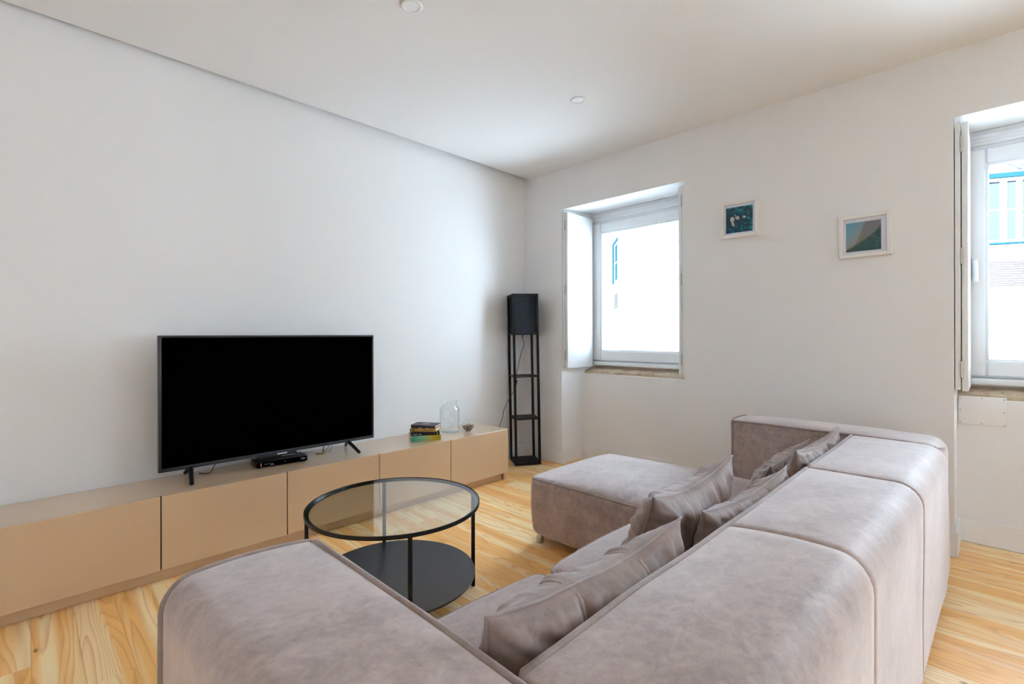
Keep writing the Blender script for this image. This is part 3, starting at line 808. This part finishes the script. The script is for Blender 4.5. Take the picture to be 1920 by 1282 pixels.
for p in fillet([Vector(a) for a in secA], radA, 8):
    if p.y > 0.06: endc.append((p.x, p.y))
i0 = min(range(len(endc)), key=lambda k: (endc[k][0] - AX1) ** 2 + (endc[k][1] - ZA) ** 2)
loop = [wA(Vector((AX1 - 0.004 if a > AX1 - 0.004 else a, AY - 0.008, b - 0.004))) for a, b in endc[i0 + 1:]]
pipe(armA, inner + loop, 0.0075)
down = [wA(Vector((a - 0.003, AY - 0.008, b))) for a, b in endc[:i0]][::-1]
pipe(armA, down, 0.0065)
# far armrest along the window wall
FX0, FX1, FY = 2.897, 3.215, 1.085
secF = [(FX0, 0.045), (FX0, ZA), (FX1, ZA), (FX1, 0.045)]
radF = [0.02, 0.014, 0.06, 0.03]
armF, wF = armrest('armrest', secF, radF, FY, FX0, FX1, 0.07, YO - 0.010)
inner = [wF(Vector((FX0 + 0.003, YO + 0.12 + (FY - 0.02 - YO - 0.12) * k / 30, ZA - 0.003))) for k in range(31)]
endc = [(p.x, p.y) for p in fillet([Vector(a) for a in secF], radF, 8) if p.y > 0.06]
i0 = min(range(len(endc)), key=lambda k: (endc[k][0] - FX0) ** 2 + (endc[k][1] - ZA) ** 2)
seq = endc if endc[0][0] < FX0 + 0.1 else endc
pipe(armF, inner + [wF(Vector((a, FY - 0.008, b - 0.003))) for a, b in endc[i0 + 1:]], 0.0065)
pipe(armF, [wF(Vector((a + 0.003, FY - 0.008, b))) for a, b in endc[:i0]][::-1], 0.006)

# seats
ZSE = 0.385
def seat(name, x0, x1, y0, y1, zt, h, rt=0.03):
    c0 = crown(x0, x1, y0, y1, h)
    def w(p):
        v = min(1, max(0, (p.y - y0) / (y1 - y0)))
        u = min(1, max(0, (p.x - x0) / (x1 - x0)))
        d = max(0, (p.y - (y1 - 0.15)) / 0.15)
        p = p + Vector((0, 0.022 * (1 - (2 * u - 1) ** 2) * d - 0.022 * (abs(2 * u - 1) ** 8) * d, 0))
        # sides belly out a little and tuck in at the foot
        q = min(1, max(0, p.z / zt)); tuck = 0.016 * (1 - q) ** 3 - 0.005 * math.sin(pi * q)
        e = min(1, max(0, (p.y - y0 - 0.1) / 0.2))
        p = p + Vector(((0.5 - u) * 2 * tuck, -tuck * (1 if v > 0.97 else 0), 0)) * e
        return c0(p)
    sec = [(x1, 0.05), (x1, zt), (x0, zt), (x0, 0.05)]
    o = SP(name, prism(sec, [0.045, rt, rt, 0.045], 'y', y0, y1, 0.012, 0.03, warp=w), M['suede'])
    m = 30
    rr_ = rt * 0.29
    left = [w(Vector((x0 + rr_, y0 + 0.03 + (y1 - 0.05 - y0) * k / m, zt - rr_))) for k in range(m + 1)]
    front = [w(Vector((x0 + rr_ + 0.012 + (x1 - x0 - 2 * rr_ - 0.024) * k / m, y1 - 0.009, zt - 0.011))) for k in range(m + 1)]
    right = [w(Vector((x1 - rr_, y0 + 0.03 + (y1 - 0.05 - y0) * k / m, zt - rr_))) for k in range(m, -1, -1)]
    pipe(o, left + front + right, 0.0055)
    return o
seat('seat', 0.512, 1.292, YI + 0.006, 1.145, ZSE - 0.012, 0.035, 0.045)
seat('seat', 1.302, 2.048, YI + 0.006, 1.135, ZSE - 0.012, 0.030, 0.045)
seat('chaise', 2.056, 2.890, YI + 0.006, 1.915, ZSE - 0.004, 0.040, 0.035)
for px, py in ((2.112, 1.868), (2.84, 1.868), (0.26, 1.12), (0.26, 0.22), (3.15, 0.22), (3.15, 1.0), (1.3, 0.22), (2.09, 0.22), (1.25, 1.05)):
    bm = bmesh.new(); lathe(bm, [(0.020, 0.001), (0.023, 0.004), (0.023, 0.03), (0.017, 0.036), (0.012, 0.056)], 16, (px, py, 0))
    SP('foot', bm, M['metal'], None, 40)

# ================================================================== PILLOWS
def pillow(label, c, a, b, T, tilt, yaw, roll=0.0, seed=0, sag=0.0, puck=1.0):
    """soft cushion standing on its long edge: a half width, b half height, T half thickness; c is the centre"""
    root = thing('throw_pillow', label, 'pillow', c, 0, 'throw pillows along the sofa back')
    nu, nv = 90, 56
    mat = Matrix.Rotation(yaw, 4, 'Z') @ Matrix.Rotation(tilt, 4, 'X') @ Matrix.Rotation(roll, 4, 'Y')
    def surf(u, v, side, lift=0.0):
        x = a * u * (1 - 0.075 * (1 - v * v) * abs(u) ** 3)
        z = b * v * (1 - 0.085 * (1 - u * u) * abs(v) ** 3)
        k = max(0.0, (1 - abs(u) ** 2.4) * (1 - abs(v) ** 2.4))
        th = T * k ** 0.55
        sd = Vector((seed * 7.3, side * 3.1, 0))
        ed = math.exp(-(1 - abs(v)) / 0.30) * (1 - abs(v) ** 6)
        eu = math.exp(-(1 - abs(u)) / 0.22) * (1 - abs(u) ** 6)
        q1 = noise.noise(Vector((u * 6.5, v * 0.9, 0)) + sd); q2 = noise.noise(Vector((u * 0.9, v * 6, 4)) + sd)
        q3 = noise.noise(Vector((u * 2.2 + v, v * 2.2 - u, 9)) + sd)
        w = puck * (0.046 * q1 * ed + 0.044 * q2 * eu + 0.020 * q3 * k ** 0.3)
        w += puck * (0.013 * noise.noise(Vector((u * 19, v * 2.0, 7)) + sd) * math.exp(-(1 - abs(v)) / 0.22) + 0.011 * noise.noise(Vector((u * 2.0, v * 14, 5)) + sd) * math.exp(-(1 - abs(u)) / 0.2)) * k ** 0.25
        # diagonal folds running in from the corners
        dg = noise.noise(Vector(((abs(u) - abs(v)) * 7, seed, side))) * math.exp(-(2 - abs(u) - abs(v)) / 0.5)
        w += puck * 0.030 * dg * k ** 0.3
        for u0 in (-0.34, 0.34):
            w -= 0.012 * math.exp(-((u - u0) / 0.035) ** 2) * k ** 0.4
        y = side * (th + w * min(1, k * 6) + lift)
        z += sag * (u * u - 0.4) + 0.012 * noise.noise(Vector((u * 1.7, seed, 2))) * abs(v)
        return mat @ Vector((x, y, z))
    bm = bmesh.new()
    G = {}
    for side in (1, -1):
        for i in range(nu + 1):
            for j in range(nv + 1):
                rim = i in (0, nu) or j in (0, nv)
                key = (i, j, 0 if rim else side)
                if key not in G:
                    u = 2 * i / nu - 1; v = 2 * j / nv - 1
                    u = math.sin(u * pi / 2) * 0.5 + u * 0.5; v = math.sin(v * pi / 2) * 0.5 + v * 0.5
                    G[key] = bm.verts.new(surf(u, v, side if not rim else 0))
        for i in range(nu):
            for j in range(nv):
                vs = []
                for (ii, jj) in ((i, j), (i + 1, j), (i + 1, j + 1), (i, j + 1)):
                    rim = ii in (0, nu) or jj in (0, nv)
                    vs.append(G[(ii, jj, 0 if rim else side)])
                bm.faces.new(vs)
    finish('cover', bm, M['suede_pillow'], root, 80)
    ed = [(-1 + 2 * k / 40, -1) for k in range(40)] + [(1, -1 + 2 * k / 30) for k in range(30)] + [(1 - 2 * k / 40, 1) for k in range(40)] + [(-1, 1 - 2 * k / 30) for k in range(30)]
    bm = bmesh.new(); tube(bm, [surf(u, v, 0) for u, v in ed], 0.0028, 6, True); finish('seam', bm, M['piping'], root, 60)
    for u0 in (-0.34, 0.34):
        bm = bmesh.new()
        for side in (1, -1):
            L = []
            for j in range(31):
                v = -0.985 + 1.97 * j / 30
                L.append([bm.verts.new(surf(u0 + du, v, side, lf)) for du, lf in ((-0.020, 0.0005), (-0.012, 0.0045), (0.012, 0.0045), (0.020, 0.0005))])
            for A_, B_ in zip(L, L[1:]):
                for k in range(3): bm.faces.new([A_[k], A_[k + 1], B_[k + 1], B_[k]])
        finish('strap', bm, M['suede_pillow'], root, 60)
    return root
R_ = math.radians
pillow('nearest mauve pillow wedged low between seat and sofa back', (0.838, 0.605, 0.560), 0.340, 0.178, 0.098, R_(12), R_(0), R_(2.5), 1, 0.02)
pillow('plump pillow standing in front of another on the middle seat', (1.568, 0.758, 0.558), 0.345, 0.176, 0.092, R_(20), R_(3), R_(1), 2, 0.03)
pillow('pillow leaning on the sofa back behind the plump middle one', (1.680, 0.588, 0.540), 0.345, 0.158, 0.070, R_(8), R_(-2), R_(0), 3, 0.02)
pillow('flatter pillow lying lowest in front at the far sofa corner', (2.47, 0.728, 0.526), 0.335, 0.148, 0.062, R_(28), R_(2), R_(0), 4, 0.02)
pillow('farthest pillow with a pointed corner leaning on the sofa back', (2.46, 0.575, 0.560), 0.365, 0.175, 0.075, R_(10), R_(0), R_(1), 5, 0.03)

# ================================================================== PICTURES
def picture(label, y0, y1, z0, z1, mb, img, mat_img, rot=0.0):
    cy, cz = (y0 + y1) / 2, (z0 + z1) / 2
    t = thing('framed_picture', label, 'picture', (W, cy, cz))
    hy, hz = (y1 - y0) / 2, (z1 - z0) / 2
    fwid = 0.022; d = 0.032
    RX = Matrix.Rotation(rot, 4, 'X')
    def P(n, bm, m, lab=None):
        bm.transform(RX); return finish(n, bm, m, t, 40, label=lab)
    bm = bmesh.new(); rect_frame(bm, -d, -0.001, -hy, hy, -hz, hz, fwid, 0.002); P('frame', bm, M['frame_white'])
    P('mat_board', B(-0.016, -0.012, -hy + fwid - 0.003, hy - fwid + 0.003, -hz + fwid - 0.003, hz - fwid + 0.003), M['mat_board'])
    iy0, iy1, iz0, iz1 = img
    P('print', B(-0.0185, -0.016, iy0 - cy, iy1 - cy, iz0 - cz, iz1 - cz), mat_img)
    P('backing', B(-0.011, -0.002, -hy + fwid - 0.004, hy - fwid + 0.004, -hz + fwid - 0.004, hz - fwid + 0.004), M['dark'])
def img_uv(t, y0, y1, z0, z1):
    o = t.sep(t.obj())
    return t.mapr(o[1], y1, y0), t.mapr(o[2], z0, z1)      # u to the right, v up
def ell(t, u, v, cu, cv, ru, rv, wob_=None):
    a = t.math('POWER', t.math('DIVIDE', t.math('SUBTRACT', u, cu), ru), 2.0); b = t.math('POWER', t.math('DIVIDE', t.math('SUBTRACT', v, cv), rv), 2.0)
    e = t.math('ADD', a, b)
    if wob_ is not None: e = t.math('ADD', e, wob_)
    return t.mapr(e, 1.1, 0.85)
def print_sea():
    t = NT('print_dark_teal'); y0, y1, z0, z1 = -0.083, 0.095, -0.090, 0.088
    u, v = img_uv(t, y0, y1, z0, z1); vec = t.comb(u, v, 0.0)
    n = t.noise(vec, 5.5, 3, 0.55); n2 = t.noise(vec, 14, 3)
    col = t.mix(n2, s2l(10, 40, 62), s2l(22, 66, 86))
    edge = t.mapr(t.math('MAXIMUM', t.math('ABSOLUTE', t.math('SUBTRACT', v, 0.52)), t.math('SUBTRACT', u, 0.42)), 0.14, 0.40)
    col = t.mix(t.math('MULTIPLY', t.mapr(n, 0.50, 0.60), edge), col, s2l(4, 128, 138))
    w = t.math('MULTIPLY', t.math('SUBTRACT', n2, 0.5), 1.4)
    for c in ((0.26, 0.53, 0.085, 0.10), (0.27, 0.40, 0.040, 0.13), (0.31, 0.31, 0.035, 0.07), (0.45, 0.57, 0.075, 0.065), (0.50, 0.53, 0.03, 0.06), (0.37, 0.67, 0.02, 0.035), (0.71, 0.56, 0.055, 0.050)):
        col = t.mix(ell(t, u, v, *c, w), col, t.mix(n2, s2l(128, 112, 100), s2l(226, 214, 196)))
    t.bsdf(col, 0.35, 0.4); return t.m
def print_hill():
    t = NT('print_misty_hill'); y0, y1, z0, z1 = -0.078, 0.096, -0.090, 0.084
    u, v = img_uv(t, y0, y1, z0, z1); n = t.noise(t.comb(u, v, 0.0), 6, 4)
    sky = t.mix(t.math('ADD', t.math('MULTIPLY', u, 1.2), t.math('SUBTRACT', 0.6, v), clamp=True), s2l(100, 152, 172), s2l(170, 145, 132))
    sky = t.mix(t.mapr(v, 0.25, 0.0), sky, s2l(150, 135, 100))
    r1 = t.math('ADD', t.math('MULTIPLY', t.math('SUBTRACT', u, 0.36), -2.6), 0.85)      # hazy ridge falling to the left
    rid = t.mapr(t.math('SUBTRACT', t.math('ADD', t.math('MULTIPLY', u, 2.9), -0.55), v), -0.05, 0.22)
    top = t.mapr(v, 0.92, 0.72)
    hz = t.mix(t.mapr(v, 0.3, 1.0), s2l(122, 122, 104), s2l(116, 112, 122))
    col = t.mix(rid, sky, hz)
    ln = t.math('ADD', t.math('ADD', t.math('MULTIPLY', u, 0.62), t.math('MULTIPLY', t.math('POWER', u, 5.0), 0.16)), t.math('MULTIPLY', t.math('SUBTRACT', n, 0.5), 0.06))
    hill = t.mapr(t.math('SUBTRACT', t.math('ADD', ln, 0.05), v), -0.02, 0.05)
    col = t.mix(hill, col, t.mix(t.mapr(n, 0.35, 0.65), s2l(40, 66, 68), s2l(62, 96, 92)))
    t.bsdf(col, 0.35, 0.4); return t.m
picture('small square framed print of pale shapes on dark teal', 1.127, 1.377, 1.876, 2.130, 0.03, (1.166, 1.344, 1.912, 2.090), print_sea(), R_(0.6))
picture('small square framed print of a misty green hillside', 0.412, 0.668, 1.658, 1.912, 0.03, (0.462, 0.632, 1.695, 1.868), print_hill(), R_(-0.2))

# ================================================================== CEILING SPOTS
def spot(label, x, y):
    t = thing('ceiling_light', label, 'ceiling light', (x, y, ZC))
    bm = bmesh.new(); lathe(bm, [(0.034, -0.001), (0.038, -0.0055), (0.048, -0.0045), (0.0515, -0.0005)], 40, cap=False); finish('trim_ring', bm, M['white'], t, 40)
    bm = bmesh.new(); lathe(bm, [(0.0005, -0.0022), (0.037, -0.0022), (0.037, -0.0006), (0.0005, -0.0006)], 40, cap=False)
    finish('diffuser', bm, plain('opal_diffuser', (0.86, 0.87, 0.90), 0.5), t, 40)
spot('round recessed ceiling light cut by the top edge', 1.276, 1.918)
spot('round recessed ceiling light nearer the window wall', 2.553, 1.920)
